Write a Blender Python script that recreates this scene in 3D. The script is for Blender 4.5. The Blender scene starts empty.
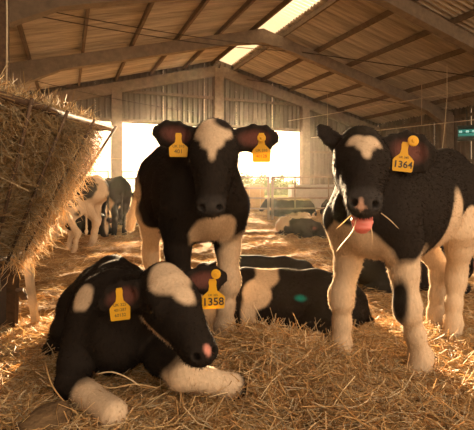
import bpy, math, random
import numpy as np
from mathutils import Vector, Matrix

# ---------------------------------------------------------------- camera, sky, sun, exposure
SC = bpy.context.scene
COL = SC.collection
FPX, W, H, HOR, CZ = 420.0, 474, 430, 184.0, 0.80      # focal length in pixels, frame, horizon row, eye height
cam_d = bpy.data.cameras.new('camera')
cam_d.sensor_fit = 'HORIZONTAL'; cam_d.sensor_width = 36.0
cam_d.lens = FPX / W * 36.0
cam_d.shift_y = -(H / 2 - HOR) / W
cam_d.clip_start = 0.05; cam_d.clip_end = 500
cam = bpy.data.objects.new('camera', cam_d); COL.objects.link(cam)
cam.location = (0, 0, CZ); cam.rotation_euler = (math.pi / 2, 0, 0)
SC.camera = cam

SC.view_settings.view_transform = 'Standard'; SC.view_settings.look = 'None'
SC.view_settings.gamma = 1.0; SC.view_settings.use_curve_mapping = False
SC.view_settings.exposure = 0.0
SC.cycles.use_denoising = True
SC.cycles.max_bounces = 8; SC.cycles.diffuse_bounces = 5; SC.cycles.transparent_max_bounces = 12
SC.cycles.volume_bounces = 0; SC.cycles.sample_clamp_indirect = 6.0

world = bpy.data.worlds.new('sky'); SC.world = world; world.use_nodes = True
wt = world.node_tree; wt.nodes.clear()
w_out = wt.nodes.new('ShaderNodeOutputWorld'); w_bg = wt.nodes.new('ShaderNodeBackground')
w_tc = wt.nodes.new('ShaderNodeTexCoord'); w_sep = wt.nodes.new('ShaderNodeSeparateXYZ'); w_cr = wt.nodes.new('ShaderNodeValToRGB')
wt.links.new(w_tc.outputs['Generated'], w_sep.inputs[0]); wt.links.new(w_sep.outputs['Z'], w_cr.inputs[0])
w_cr.color_ramp.elements[0].position = 0.0; w_cr.color_ramp.elements[0].color = (1.0, 0.72, 0.45, 1)
w_cr.color_ramp.elements[1].position = 0.7; w_cr.color_ramp.elements[1].color = (0.72, 0.55, 0.40, 1)
wt.links.new(w_cr.outputs[0], w_bg.inputs[0]); w_bg.inputs[1].default_value = 4.0
wt.links.new(w_bg.outputs[0], w_out.inputs[0])

SUN_AZ, SUN_EL = math.radians(-4.0), math.radians(7.3)   # the sun stands low behind the middle calf's head
sun_d = bpy.data.lights.new('sun', 'SUN'); sun_d.energy = 38.0; sun_d.color = (1.0, 0.70, 0.40); sun_d.angle = math.radians(0.9)
sun = bpy.data.objects.new('sun', sun_d); COL.objects.link(sun)
to_sun = Vector((math.sin(SUN_AZ) * math.cos(SUN_EL), math.cos(SUN_AZ) * math.cos(SUN_EL), math.sin(SUN_EL)))
sun.rotation_euler = to_sun.to_track_quat('Z', 'Y').to_euler(); sun.location = to_sun * 60

RNG = np.random.default_rng(7); random.seed(7)

# ---------------------------------------------------------------- helpers
def P(px, py, Y):
    """the point at depth Y that shows at pixel px, py"""
    return Vector(((px - 237) / FPX * Y, Y, CZ - (py - HOR) / FPX * Y))

BO = np.array((-0.81, 17.9)); BA = math.radians(22)      # barn: foot of the gable's middle, turn of its axis
BR = np.array((math.cos(BA), math.sin(BA))); BX = np.array((-math.sin(BA), math.cos(BA)))
def B(s, v, z=0.0):
    q = BO + BR * s + BX * v
    return Vector((q[0], q[1], z))

def tag(o, label=None, cat=None, group=None, kind=None):
    if label: o['label'] = label
    if cat: o['category'] = cat
    if group: o['group'] = group
    if kind: o['kind'] = kind
    return o

def empty(name, loc=(0, 0, 0), rz=0.0):
    o = bpy.data.objects.new(name, None); COL.objects.link(o)
    o.location = loc; o.rotation_euler = (0, 0, rz); o.empty_display_size = 0.1
    return o

def link(name, me, parent=None, loc=(0, 0, 0), mat=None):
    o = bpy.data.objects.new(name, me); COL.objects.link(o)
    o.location = loc
    if parent is not None: o.parent = parent
    if mat is not None and not me.materials: me.materials.append(mat)
    return o

def np_mesh(name, V, F, smooth=False):
    """V (n,3), F (m,3|4) arrays -> mesh"""
    V = np.asarray(V, np.float32); F = np.asarray(F, np.int32)
    me = bpy.data.meshes.new(name); k = F.shape[1]
    me.vertices.add(len(V)); me.vertices.foreach_set('co', V.ravel())
    me.loops.add(F.size); me.loops.foreach_set('vertex_index', F.ravel())
    me.polygons.add(len(F)); me.polygons.foreach_set('loop_start', np.arange(0, F.size, k, dtype=np.int32))
    me.polygons.foreach_set('loop_total', np.full(len(F), k, np.int32))
    me.polygons.foreach_set('use_smooth', np.full(len(F), smooth, bool))
    me.update(calc_edges=True)
    return me

def py_mesh(name, V, F, smooth=False):
    me = bpy.data.meshes.new(name); me.from_pydata([tuple(v) for v in V], [], F)
    if smooth:
        for p in me.polygons: p.use_smooth = True
    me.update()
    return me

def set_col(me, C, name='Col'):
    a = me.color_attributes.new(name, 'FLOAT_COLOR', 'POINT')
    C4 = np.ones((len(C), 4), np.float32); C4[:, :3] = C
    a.data.foreach_set('color', C4.ravel())

class MB:
    """collects boxes, bars and tubes into one mesh"""
    def __init__(s): s.V = []; s.F = []
    def add(s, V, F):
        n = len(s.V); s.V += [tuple(v) for v in V]; s.F += [tuple(i + n for i in f) for f in F]
    def box(s, c, d, rz=0.0, bev=0.0):
        cx, cy, cz = c; x, y, z = d[0] / 2, d[1] / 2, d[2] / 2
        ca, sa = math.cos(rz), math.sin(rz)
        if bev <= 0:
            L = [(-x, -y, -z), (x, -y, -z), (x, y, -z), (-x, y, -z), (-x, -y, z), (x, -y, z), (x, y, z), (-x, y, z)]
            F = [(0, 3, 2, 1), (4, 5, 6, 7), (0, 1, 5, 4), (1, 2, 6, 5), (2, 3, 7, 6), (3, 0, 4, 7)]
        else:
            b = bev; L = []; F = []
            rings = [(-z, b), (-z + b, 0), (z - b, 0), (z, b)]
            for zz, i in rings:
                xx, yy = x - i, y - i; bb = b * .7
                L += [(-xx + bb, -yy, zz), (xx - bb, -yy, zz), (xx, -yy + bb, zz), (xx, yy - bb, zz), (xx - bb, yy, zz), (-xx + bb, yy, zz), (-xx, yy - bb, zz), (-xx, -yy + bb, zz)]
            for r in range(3):
                for k in range(8):
                    F.append((r * 8 + k, r * 8 + (k + 1) % 8, r * 8 + 8 + (k + 1) % 8, r * 8 + 8 + k))
            F.append(tuple(range(7, -1, -1))); F.append(tuple(range(24, 32)))
        s.add([(cx + a * ca - b_ * sa, cy + a * sa + b_ * ca, cz + h) for a, b_, h in L], F)
    def beam(s, p0, p1, w, h, up=(0, 0, 1)):
        """rectangular bar from p0 to p1, w across, h along up"""
        p0, p1 = Vector(p0), Vector(p1); ax = (p1 - p0).normalized(); sd = ax.cross(Vector(up)).normalized(); u = sd.cross(ax)
        V = []
        for p in (p0, p1):
            for a, b in ((-1, -1), (1, -1), (1, 1), (-1, 1)): V.append(p + sd * a * w / 2 + u * b * h / 2)
        s.add(V, [(0, 1, 2, 3), (7, 6, 5, 4), (0, 4, 5, 1), (1, 5, 6, 2), (2, 6, 7, 3), (3, 7, 4, 0)])
    def tube(s, pts, r, n=8, cap=True):
        pts = [Vector(p) for p in pts]; R = r if isinstance(r, (list, tuple)) else [r] * len(pts)
        V = []; F = []; ref = None
        for i, p in enumerate(pts):
            t = (pts[min(i + 1, len(pts) - 1)] - pts[max(i - 1, 0)]).normalized()
            if ref is None: ref = t.orthogonal().normalized()
            ref = (ref - t * ref.dot(t)).normalized(); b = t.cross(ref)
            for k in range(n):
                a = 2 * math.pi * k / n
                V.append(p + (ref * math.cos(a) + b * math.sin(a)) * R[i])
        for i in range(len(pts) - 1):
            for k in range(n): F.append((i * n + k, i * n + (k + 1) % n, (i + 1) * n + (k + 1) % n, (i + 1) * n + k))
        if cap: F.append(tuple(range(n - 1, -1, -1))); F.append(tuple(range((len(pts) - 1) * n, len(pts) * n)))
        s.add(V, F)
    def build(s, name, mat, parent=None, smooth=False, loc=(0, 0, 0)):
        lv = Vector(loc)
        return link(name, py_mesh(name, [Vector(v) - lv for v in s.V], s.F, smooth), parent, loc if parent is None else (0, 0, 0), mat)

def noise3(p, freq, seed, octs=3):
    """cheap smooth noise in about -1..1 at points p (n,3)"""
    r = np.random.default_rng(seed); out = np.zeros(len(p)); amp = 1.0; tot = 0
    for o in range(octs):
        acc = np.zeros(len(p))
        for i in range(5):
            k = r.normal(size=3); k /= np.linalg.norm(k); k *= freq * (0.7 + 0.6 * r.random()) * 2 * math.pi
            acc += np.sin(p @ k + r.random() * 6.283)
        out += amp * acc / 2.6; tot += amp; amp *= 0.5; freq *= 2.1
    return out / tot

# ---------------------------------------------------------------- materials
def new_mat(name):
    m = bpy.data.materials.new(name); m.use_nodes = True
    nt = m.node_tree; nt.nodes.clear()
    out = nt.nodes.new('ShaderNodeOutputMaterial'); return m, nt, out
def N(nt, t, **kw):
    n = nt.nodes.new(t)
    for k, v in kw.items(): setattr(n, k, v)
    return n
def bsdf(nt, col=(.5, .5, .5), rough=.6, metal=0.0, spec=0.4):
    b = N(nt, 'ShaderNodeBsdfPrincipled')
    b.inputs['Base Color'].default_value = (*col, 1); b.inputs['Roughness'].default_value = rough
    b.inputs['Metallic'].default_value = metal; b.inputs['Specular IOR Level'].default_value = spec
    return b
def worn(name, c0, c1, scale=6, rough=.8, metal=0.0, bump=.15, stretch=(1, 1, 1), det=6, spec=.3, lo=.3, hi=.7):
    """two colours mixed by a stretched noise, with fine bump"""
    m, nt, out = new_mat(name); b = bsdf(nt, c0, rough, metal, spec)
    tc = N(nt, 'ShaderNodeTexCoord'); mp = N(nt, 'ShaderNodeMapping'); mp.inputs['Scale'].default_value = stretch
    nz = N(nt, 'ShaderNodeTexNoise'); nz.inputs['Scale'].default_value = scale; nz.inputs['Detail'].default_value = det; nz.inputs['Roughness'].default_value = .65
    cr = N(nt, 'ShaderNodeValToRGB'); cr.color_ramp.elements[0].position = lo; cr.color_ramp.elements[1].position = hi
    cr.color_ramp.elements[0].color = (*c0, 1); cr.color_ramp.elements[1].color = (*c1, 1)
    bp = N(nt, 'ShaderNodeBump'); bp.inputs['Strength'].default_value = bump; bp.inputs['Distance'].default_value = .02
    L = nt.links.new
    L(tc.outputs['Object'], mp.inputs[0]); L(mp.outputs[0], nz.inputs['Vector']); L(nz.outputs['Fac'], cr.inputs[0])
    L(cr.outputs[0], b.inputs['Base Color']); L(nz.outputs['Fac'], bp.inputs['Height']); L(bp.outputs[0], b.inputs['Normal'])
    L(b.outputs[0], out.inputs[0]); return m
def plain(name, col, rough=.5, metal=0.0, spec=.5, emit=None):
    m, nt, out = new_mat(name); b = bsdf(nt, col, rough, metal, spec)
    if emit: b.inputs['Emission Color'].default_value = (*emit[0], 1); b.inputs['Emission Strength'].default_value = emit[1]
    nt.links.new(b.outputs[0], out.inputs[0]); return m
def leafy(name, trans=.4, rough=.6, spec=.3):
    """straw, hay, leaves: own colour from the mesh, light shines through"""
    m, nt, out = new_mat(name); b = bsdf(nt, (.5, .4, .2), rough, 0, spec); L = nt.links.new
    a = N(nt, 'ShaderNodeAttribute', attribute_name='Col'); L(a.outputs['Color'], b.inputs['Base Color'])
    t = N(nt, 'ShaderNodeBsdfTranslucent'); L(a.outputs['Color'], t.inputs['Color'])
    mx = N(nt, 'ShaderNodeMixShader'); mx.inputs[0].default_value = trans
    L(b.outputs[0], mx.inputs[1]); L(t.outputs[0], mx.inputs[2]); L(mx.outputs[0], out.inputs[0]); return m
def glassy(name, col, trans):
    m, nt, out = new_mat(name); b = bsdf(nt, col, .45, 0, .4); L = nt.links.new
    t = N(nt, 'ShaderNodeBsdfTranslucent'); t.inputs['Color'].default_value = (*col, 1)
    mx = N(nt, 'ShaderNodeMixShader'); mx.inputs[0].default_value = trans
    L(b.outputs[0], mx.inputs[1]); L(t.outputs[0], mx.inputs[2]); L(mx.outputs[0], out.inputs[0]); return m
def coat_mat(name):
    m, nt, out = new_mat(name); b = bsdf(nt, (.5, .5, .5), .8, 0, .05); L = nt.links.new
    a = N(nt, 'ShaderNodeAttribute', attribute_name='Col')
    tc = N(nt, 'ShaderNodeTexCoord'); mp = N(nt, 'ShaderNodeMapping'); mp.inputs['Scale'].default_value = (1, 1, .35)
    nz = N(nt, 'ShaderNodeTexNoise'); nz.inputs['Scale'].default_value = 110; nz.inputs['Detail'].default_value = 3
    L(tc.outputs['Object'], mp.inputs[0]); L(mp.outputs[0], nz.inputs['Vector'])
    mr = N(nt, 'ShaderNodeMapRange'); mr.inputs['To Min'].default_value = .72; mr.inputs['To Max'].default_value = 1.18
    L(nz.outputs['Fac'], mr.inputs['Value'])
    mu = N(nt, 'ShaderNodeVectorMath', operation='SCALE'); L(a.outputs['Color'], mu.inputs[0]); L(mr.outputs[0], mu.inputs['Scale'])
    L(mu.outputs[0], b.inputs['Base Color'])
    bp = N(nt, 'ShaderNodeBump'); bp.inputs['Strength'].default_value = .35; bp.inputs['Distance'].default_value = .004
    L(nz.outputs['Fac'], bp.inputs['Height']); L(bp.outputs[0], b.inputs['Normal'])
    b.inputs['Sheen Weight'].default_value = .0; b.inputs['Sheen Roughness'].default_value = .45; b.inputs['Sheen Tint'].default_value = (1, .9, .75, 1)
    L(b.outputs[0], out.inputs[0]); return m

M = {}
M['coat'] = coat_mat('calf_coat')
M['hair'] = leafy('calf_hair', trans=.5, rough=.75, spec=.06)
M['eye'] = plain('eye_black', (.006, .005, .005), .22, 0, .4)
M['tongue'] = plain('tongue_pink', (.62, .16, .13), .35, 0, .5)
M['tag'] = glassy('tag_yellow', (.80, .47, .02), .35)
M['ink'] = plain('tag_ink', (.03, .02, .015), .6)
M['straw'] = leafy('straw', trans=.40, rough=.5)
M['hay'] = leafy('hay', trans=.35, rough=.55)
M['roof'] = worn('roof_sheet_fibre_cement', (.33, .30, .26), (.66, .60, .52), 1.6, .9, 0, .05, (.10, 7.5, 1), 4, .3, .36, .64)  # streaks down the slope stand in for the shading of the corrugation
M['clad'] = worn('wall_sheet_steel', (.115, .095, .078), (.19, .16, .13), 2.2, .7, .0, .06, (1, 1, .2))
M['concrete'] = worn('frame_concrete', (.17, .135, .105), (.28, .225, .175), 5, .9, 0, .25)
M['purlin'] = worn('purlin_timber', (.12, .092, .07), (.20, .155, .115), 8, .9, 0, .1)
M['sky_sheet'] = glassy('skylight_sheet_fibreglass', (.85, .74, .56), .75)
M['steel'] = worn('gate_galvanised', (.20, .145, .115), (.34, .26, .205), 14, .5, .3, .05)
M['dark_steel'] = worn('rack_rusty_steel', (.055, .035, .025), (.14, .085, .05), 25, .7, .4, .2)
M['lit_steel'] = worn('rack_sunlit_steel', (.62, .54, .44), (.80, .72, .60), 25, .45, .5, .1)  # pale tone puts the sunlight on the rack leg into its colour
M['dark_board'] = worn('rack_shade_board', (.03, .024, .02), (.07, .05, .04), 10, .8, 0, .2)
M['cable'] = plain('cable_dark', (.05, .035, .025), .7)
M['pipe'] = plain('pipe_pale', (.55, .44, .32), .5)
M['rope'] = worn('rope_pale', (.5, .42, .3), (.65, .56, .42), 60, .9)
M['lamp_case'] = plain('lamp_case_dark', (.03, .05, .045), .5)
M['lamp_tube'] = plain('lamp_tube_teal', (.03, .22, .19), .4, 0, .5, ((.10, .62, .50), .22))
M['lamp_spot'] = plain('lamp_tube_pale', (.6, .9, .85), .4, 0, .5, ((.50, .95, .85), .5))
M['clod'] = worn('dung_matted_straw', (.075, .045, .022), (.22, .14, .07), 30, .95, 0, .6, (1, 1, 4))
M['trough'] = worn('concrete_pale', (.42, .40, .38), (.55, .52, .49), 6, .9, 0, .1)
M['bale'] = worn('straw_bale', (.34, .20, .09), (.55, .36, .18), 18, .95, 0, .5, (1, 1, 5))
M['leaf'] = leafy('hedge_leaf', trans=.4)

def floor_mat():
    m, nt, out = new_mat('bedding_floor'); b = bsdf(nt, (.2, .12, .06), .95, 0, .1); L = nt.links.new
    g = N(nt, 'ShaderNodeNewGeometry')
    mp = N(nt, 'ShaderNodeMapping'); mp.inputs['Scale'].default_value = (1, 1.0, 1); L(g.outputs['Position'], mp.inputs[0])
    n1 = N(nt, 'ShaderNodeTexNoise'); n1.inputs['Scale'].default_value = 1.6; n1.inputs['Detail'].default_value = 8; n1.inputs['Roughness'].default_value = .7; L(mp.outputs[0], n1.inputs['Vector'])
    n2 = N(nt, 'ShaderNodeTexNoise'); n2.inputs['Scale'].default_value = 45; n2.inputs['Detail'].default_value = 6; n2.inputs['Roughness'].default_value = .8; L(mp.outputs[0], n2.inputs['Vector'])
    c1 = N(nt, 'ShaderNodeValToRGB'); e = c1.color_ramp.elements
    e[0].position = .36; e[0].color = (.24, .135, .06, 1); e[1].position = .62; e[1].color = (.62, .40, .19, 1); L(n1.outputs['Fac'], c1.inputs[0])
    c2 = N(nt, 'ShaderNodeValToRGB'); e = c2.color_ramp.elements
    e[0].position = .35; e[0].color = (.45, .42, .4, 1); e[1].position = .65; e[1].color = (1.25, 1.2, 1.1, 1); L(n2.outputs['Fac'], c2.inputs[0])
    mx = N(nt, 'ShaderNodeMix', data_type='RGBA', blend_type='MULTIPLY'); mx.inputs[0].default_value = 1
    L(c1.outputs[0], mx.inputs[6]); L(c2.outputs[0], mx.inputs[7]); L(mx.outputs[2], b.inputs['Base Color'])
    bp = N(nt, 'ShaderNodeBump'); bp.inputs['Strength'].default_value = .9; bp.inputs['Distance'].default_value = .03
    L(n2.outputs['Fac'], bp.inputs['Height']); L(bp.outputs[0], b.inputs['Normal']); L(b.outputs[0], out.inputs[0]); return m
M['floor'] = floor_mat()
M['field'] = worn('field_grass', (.20, .24, .05), (.36, .34, .10), .6, .95, 0, .3)

# ---------------------------------------------------------------- the ground
def ground_z(x, y):
    x = np.asarray(x, float); y = np.asarray(y, float)
    p = np.stack([x, y, np.zeros_like(x)], -1).reshape(-1, 3)
    n = noise3(p * np.array((1, 1.5, 1)), .9, 3, 4).reshape(x.shape)
    f = noise3(p, 4.5, 5, 3).reshape(x.shape)
    near = 1 / (1 + np.exp((y - 2.35) / .12))            # the straw bed in front lies higher
    z = -.05 + .075 * near + .045 * n * np.clip(y / 3 - .3, .25, 1.2) + .016 * f
    z += .13 * np.exp(-((x - .10) / .26) ** 2 - ((y - 1.72) / .17) ** 2)          # straw heaped before the lying calf
    z += .05 * np.exp(-((x - .45) / .35) ** 2 - ((y - 1.25) / .2) ** 2)
    z += .04 * np.exp(-((x + .55) / .3) ** 2 - ((y - 1.1) / .2) ** 2)
    z = np.where(y > 14, z * np.clip((19 - y) / 5, 0, 1) - .05 * np.clip((y - 14) / 5, 0, 1), z)
    return z
def gz(x, y): return float(ground_z(np.array([x]), np.array([y]))[0])

ys = np.concatenate([np.linspace(-9, .3, 20)[:-1], .3 * (26 / .3) ** np.linspace(0, 1, 330)])
u = np.linspace(-1, 1, 261); xs = np.sign(u) * (2.2 * np.abs(u) + 12.8 * np.abs(u) ** 3.5)
GX, GY = np.meshgrid(xs, ys); GZ = ground_z(GX, GY)
V = np.stack([GX, GY, GZ], -1).reshape(-1, 3); nx, ny = len(xs), len(ys)
I = np.arange(nx * ny).reshape(ny, nx)
F = np.stack([I[:-1, :-1], I[:-1, 1:], I[1:, 1:], I[1:, :-1]], -1).reshape(-1, 4)
tag(link('floor', np_mesh('floor', V, F, True), mat=M['floor']), kind='structure')
mb = MB(); mb.box((0, 170, -.56), (500, 296, 1.0)); tag(mb.build('ground', M['field']), kind='structure')

# ---------------------------------------------------------------- the barn
RIDGE, SL, LW, RW, VB = 6.0, .262, -7.6, 8.6, -18.6
def roof_z(s): return RIDGE - SL * abs(s)
ceil = empty('ceiling'); tag(ceil, kind='structure')
def roof_sheet_mesh(name, s0, s1, width, wave, amp):
    """corrugated sheet in barn axes: x along slope (s0->s1), y along the barn"""
    n = int(round(width / wave)) * 8; yy = np.linspace(0, width, n + 1); dz = amp * (np.cos(yy / wave * 2 * math.pi) + .12 * np.cos(yy / wave * 6 * math.pi))
    V = []; 
    for s in (s0, s1):
        for y, d in zip(yy, dz): V.append((s, y, roof_z(s) + d))
    F = [(i, i + 1, n + 2 + i, n + 1 + i) for i in range(n)]
    return np_mesh(name, V, F, True)
SW = 1.02
rs_l1 = roof_sheet_mesh('roof_sheet', LW - .25, -3.6, SW, .17, .042); rs_l2 = roof_sheet_mesh('roof_sheet', -3.75, -.02, SW, .17, .042)
rs_r1 = roof_sheet_mesh('roof_sheet', .62, 4.55, SW, .17, .042); rs_r2 = roof_sheet_mesh('roof_sheet', 4.4, RW + .25, SW, .17, .042)
rs_s = roof_sheet_mesh('skylight_sheet', -.02, .70, SW, .17, .042)
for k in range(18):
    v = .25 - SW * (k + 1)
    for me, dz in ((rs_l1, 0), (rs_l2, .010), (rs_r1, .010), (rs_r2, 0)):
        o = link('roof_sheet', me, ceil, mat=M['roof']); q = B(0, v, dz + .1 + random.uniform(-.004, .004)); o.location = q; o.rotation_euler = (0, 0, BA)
    o = link('skylight_sheet', rs_s, ceil, mat=M['sky_sheet']); o.location = B(0, v, .14); o.rotation_euler = (0, 0, BA)
for s in (-6.9, -5.55, -4.2, -2.85, -1.5, -.25, .75, 2.1, 3.45, 4.8, 6.15, 7.5):
    mb = MB(); z = roof_z(s) - .02; mb.beam(B(s, .2, z), B(s, VB, z), .07, .15); mb.build('purlin', M['purlin'], ceil)
def rafter(v, depth=.36, wid=.24, name='rafter'):
    for sg, end in ((-1, LW), (1, RW)):
        mb = MB(); e = abs(end)
        # tapered: deeper at ridge and knee
        prof = [(0, .46), (1.1, depth), (e - 1.5, depth), (e - .15, .70)]
        V = []
        for d, h in prof:
            s = sg * d; zt = roof_z(s) - .10
            for w in (-wid / 2, wid / 2):
                V.append(B(s, v + w, zt)); V.append(B(s, v + w, zt - h))
        F = []
        for i in range(len(prof) - 1):
            a = i * 4; b = a + 4
            F += [(a, b, b + 1, a + 1), (a + 2, a + 3, b + 3, b + 2), (a, a + 2, b + 2, b), (a + 1, b + 1, b + 3, a + 3)]
        F += [(0, 1, 3, 2), (len(V) - 4, len(V) - 2, len(V) - 1, len(V) - 3)]
        mb.add(V, F); mb.build(name, M['concrete'], ceil)
        mb = MB(); p = B(sg * (e - .3), v, 0); h = roof_z(e - .3) - .2
        mb.box((p.x, p.y, h / 2 - .1), (.42, wid + .04, h + .1), BA, .02); mb.build('column', M['concrete'], ceil)
for v in (-4.35, -8.7, -13.05, -17.6): rafter(v)

# gable end
wall_b = empty('wall_back'); tag(wall_b, kind='structure')
def rib_sheet(name, x0, x1, z0, zf, pitch=.22, amp=.048):
    """ribbed upright sheet, x across, top edge follows zf(x)"""
    xs = []; dy = []
    x = x0
    while x < x1 - 1e-4:
        for dx, d in ((0, 0), (.55, 0), (.66, 1), (.89, 1)):
            if x + dx * pitch <= x1: xs.append(x + dx * pitch); dy.append(-amp * d)
        x += pitch
    xs.append(x1); dy.append(0)
    V = [(a, d, z0) for a, d in zip(xs, dy)] + [(a, d, zf(a)) for a, d in zip(xs, dy)]
    n = len(xs); return np_mesh(name, V, [(i, i + 1, n + i + 1, n + i) for i in range(n - 1)])
OPEN_Z = 3.22; s = LW
while s < RW - .01:
    e = min(s + .88, RW)
    if s < 0 < e: e = 0.0
    z0 = OPEN_Z if e <= 4.25 else -.1
    if s < 4.2 < e: e = 4.2; z0 = OPEN_Z
    me = rib_sheet('cladding_sheet', 0, e - s, z0, lambda x, s=s: roof_z(s + x) + .16)
    o = link('cladding_sheet', me, wall_b, mat=M['clad']); o.location = B(s, .12 + random.uniform(-.006, .006)); o.rotation_euler = (0, 0, BA); s = e
for sg, end in ((-1, LW), (1, RW)):
    mb = MB(); mb.beam(B(0, -.05, RIDGE - .38), B(end, -.05, roof_z(end) - .38), .2, .42); mb.build('gable_rafter', M['concrete'], wall_b)
for sx in (-4.18, 4.25):
    h = roof_z(sx) - .3; p = B(sx, -.02); mb = MB(); mb.box((p.x, p.y, h / 2 - .1), (.40, .3, h + .1), BA, .02); mb.build('column', M['concrete'], wall_b)
p = B(0, -.02); mb = MB(); mb.box((p.x, p.y, (OPEN_Z + RIDGE - .3) / 2), (.40, .3, RIDGE - .3 - OPEN_Z), BA, .02); mb.build('stub_column', M['concrete'], wall_b)
for zz in (4.45,):
    mb = MB(); mb.beam(B(-6.0, .02, zz), B(6.0, .02, zz), .08, .12); mb.build('girt', M['purlin'], wall_b)
mb = MB(); mb.beam(B(LW, .02, OPEN_Z + .06), B(4.1, .02, OPEN_Z + .06), .10, .14); mb.build('lintel', M['purlin'], wall_b)
for zz in (2.3, 1.2):
    mb = MB(); mb.beam(B(4.4, .03, zz), B(RW, .03, zz), .08, .10); mb.build('girt', M['purlin'], wall_b)
# side walls
def side_wall(name, sx, sgn):
    w = empty(name); tag(w, kind='structure'); k = 0; v = .1
    me = rib_sheet('cladding_sheet', 0, .88, -.1, lambda x: roof_z(sx) + .16)
    while v > VB:
        o = link('cladding_sheet', me, w, mat=M['clad']); o.location = B(sx + random.uniform(-.006, .006), v); o.rotation_euler = (0, 0, BA + sgn * math.pi / 2); v -= .88
        if sgn > 0: o.location = B(sx, v)
    for zz in (roof_z(sx) - .25, 1.7):
        mb = MB(); mb.beam(B(sx - .07 * (1 if sx > 0 else -1), .1, zz), B(sx - .07 * (1 if sx > 0 else -1), VB, zz), .08, .12); mb.build('girt', M['purlin'], w)
    return w
side_wall('wall_right', RW, -1); side_wall('wall_left', LW, 1)

# ---------------------------------------------------------------- calves: one smooth body each, grown from a distance field
class Field:
    def __init__(s): s.pr = []
    def seg(s, p0, p1, r0, r1, side=(0, 1, 0), k=.03, cut=False):
        r0 = r0 if isinstance(r0, tuple) else (r0, r0); r1 = r1 if isinstance(r1, tuple) else (r1, r1)
        s.pr.append((np.array(p0, float), np.array(p1, float), r0, r1, np.array(side, float), k, cut))
    def chain(s, pts, rs, side=(0, 1, 0), k=.03):
        for i in range(len(pts) - 1): s.seg(pts[i], pts[i + 1], rs[i], rs[i + 1], side, k)
    def mesh(s, h):
        lo = np.min([np.minimum(q[0], q[1]) - max(q[2] + q[3]) for q in s.pr if not q[6]], 0) - 3 * h
        hi = np.max([np.maximum(q[0], q[1]) + max(q[2] + q[3]) for q in s.pr if not q[6]], 0) + 3 * h
        n = np.ceil((hi - lo) / h).astype(int) + 1
        G = [(lo[i] + h * np.arange(n[i])).astype(np.float32) for i in range(3)]
        D = np.full(n, .3, np.float32)
        for p0, p1, r0, r1, side, k, cut in s.pr:
            R = max(r0 + r1) + k + 2 * h
            a = np.maximum(((np.minimum(p0, p1) - R - lo) / h).astype(int), 0); b = np.minimum(((np.maximum(p0, p1) + R - lo) / h).astype(int) + 2, n)
            X = G[0][a[0]:b[0], None, None] - p0[0]; Y = G[1][None, a[1]:b[1], None] - p0[1]; Z = G[2][None, None, a[2]:b[2]] - p0[2]
            ax = p1 - p0; Ln = np.linalg.norm(ax)
            ax = ax / Ln if Ln > 1e-6 else np.array((1., 0, 0))
            sd = side - ax * (side @ ax)
            if np.linalg.norm(sd) < 1e-4: sd = np.array((0, 0, 1.)) - ax * ax[2]
            if np.linalg.norm(sd) < 1e-4: sd = np.array((1., 0, 0)) - ax * ax[0]
            sd /= np.linalg.norm(sd); up = np.cross(ax, sd)
            W_ = X * ax[0] + Y * ax[1] + Z * ax[2]; U = X * sd[0] + Y * sd[1] + Z * sd[2]; Vv = X * up[0] + Y * up[1] + Z * up[2]
            t = np.clip(W_ / max(Ln, 1e-6), 0, 1); W_ = W_ - t * Ln
            ra = r0[0] + (r1[0] - r0[0]) * t; rb = r0[1] + (r1[1] - r0[1]) * t; rc = np.minimum(ra, rb) * .95
            u, v, w = U / ra, Vv / rb, W_ / rc
            k0 = np.sqrt(u * u + v * v + w * w); k1 = np.sqrt((u / ra) ** 2 + (v / rb) ** 2 + (w / rc) ** 2)
            d = np.where(k0 < 1e-3, -np.minimum(ra, rb), k0 * (k0 - 1) / np.maximum(k1, 1e-4))
            S = D[a[0]:b[0], a[1]:b[1], a[2]:b[2]]
            if cut:
                hh = np.maximum(k - np.abs(S + d), 0) / k; S[...] = np.maximum(S, -d) + hh * hh * k * .25
            else:
                hh = np.maximum(k - np.abs(S - d), 0) / k; S[...] = np.minimum(S, d) - hh * hh * k * .25
        return nets(D, lo, h)
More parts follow.
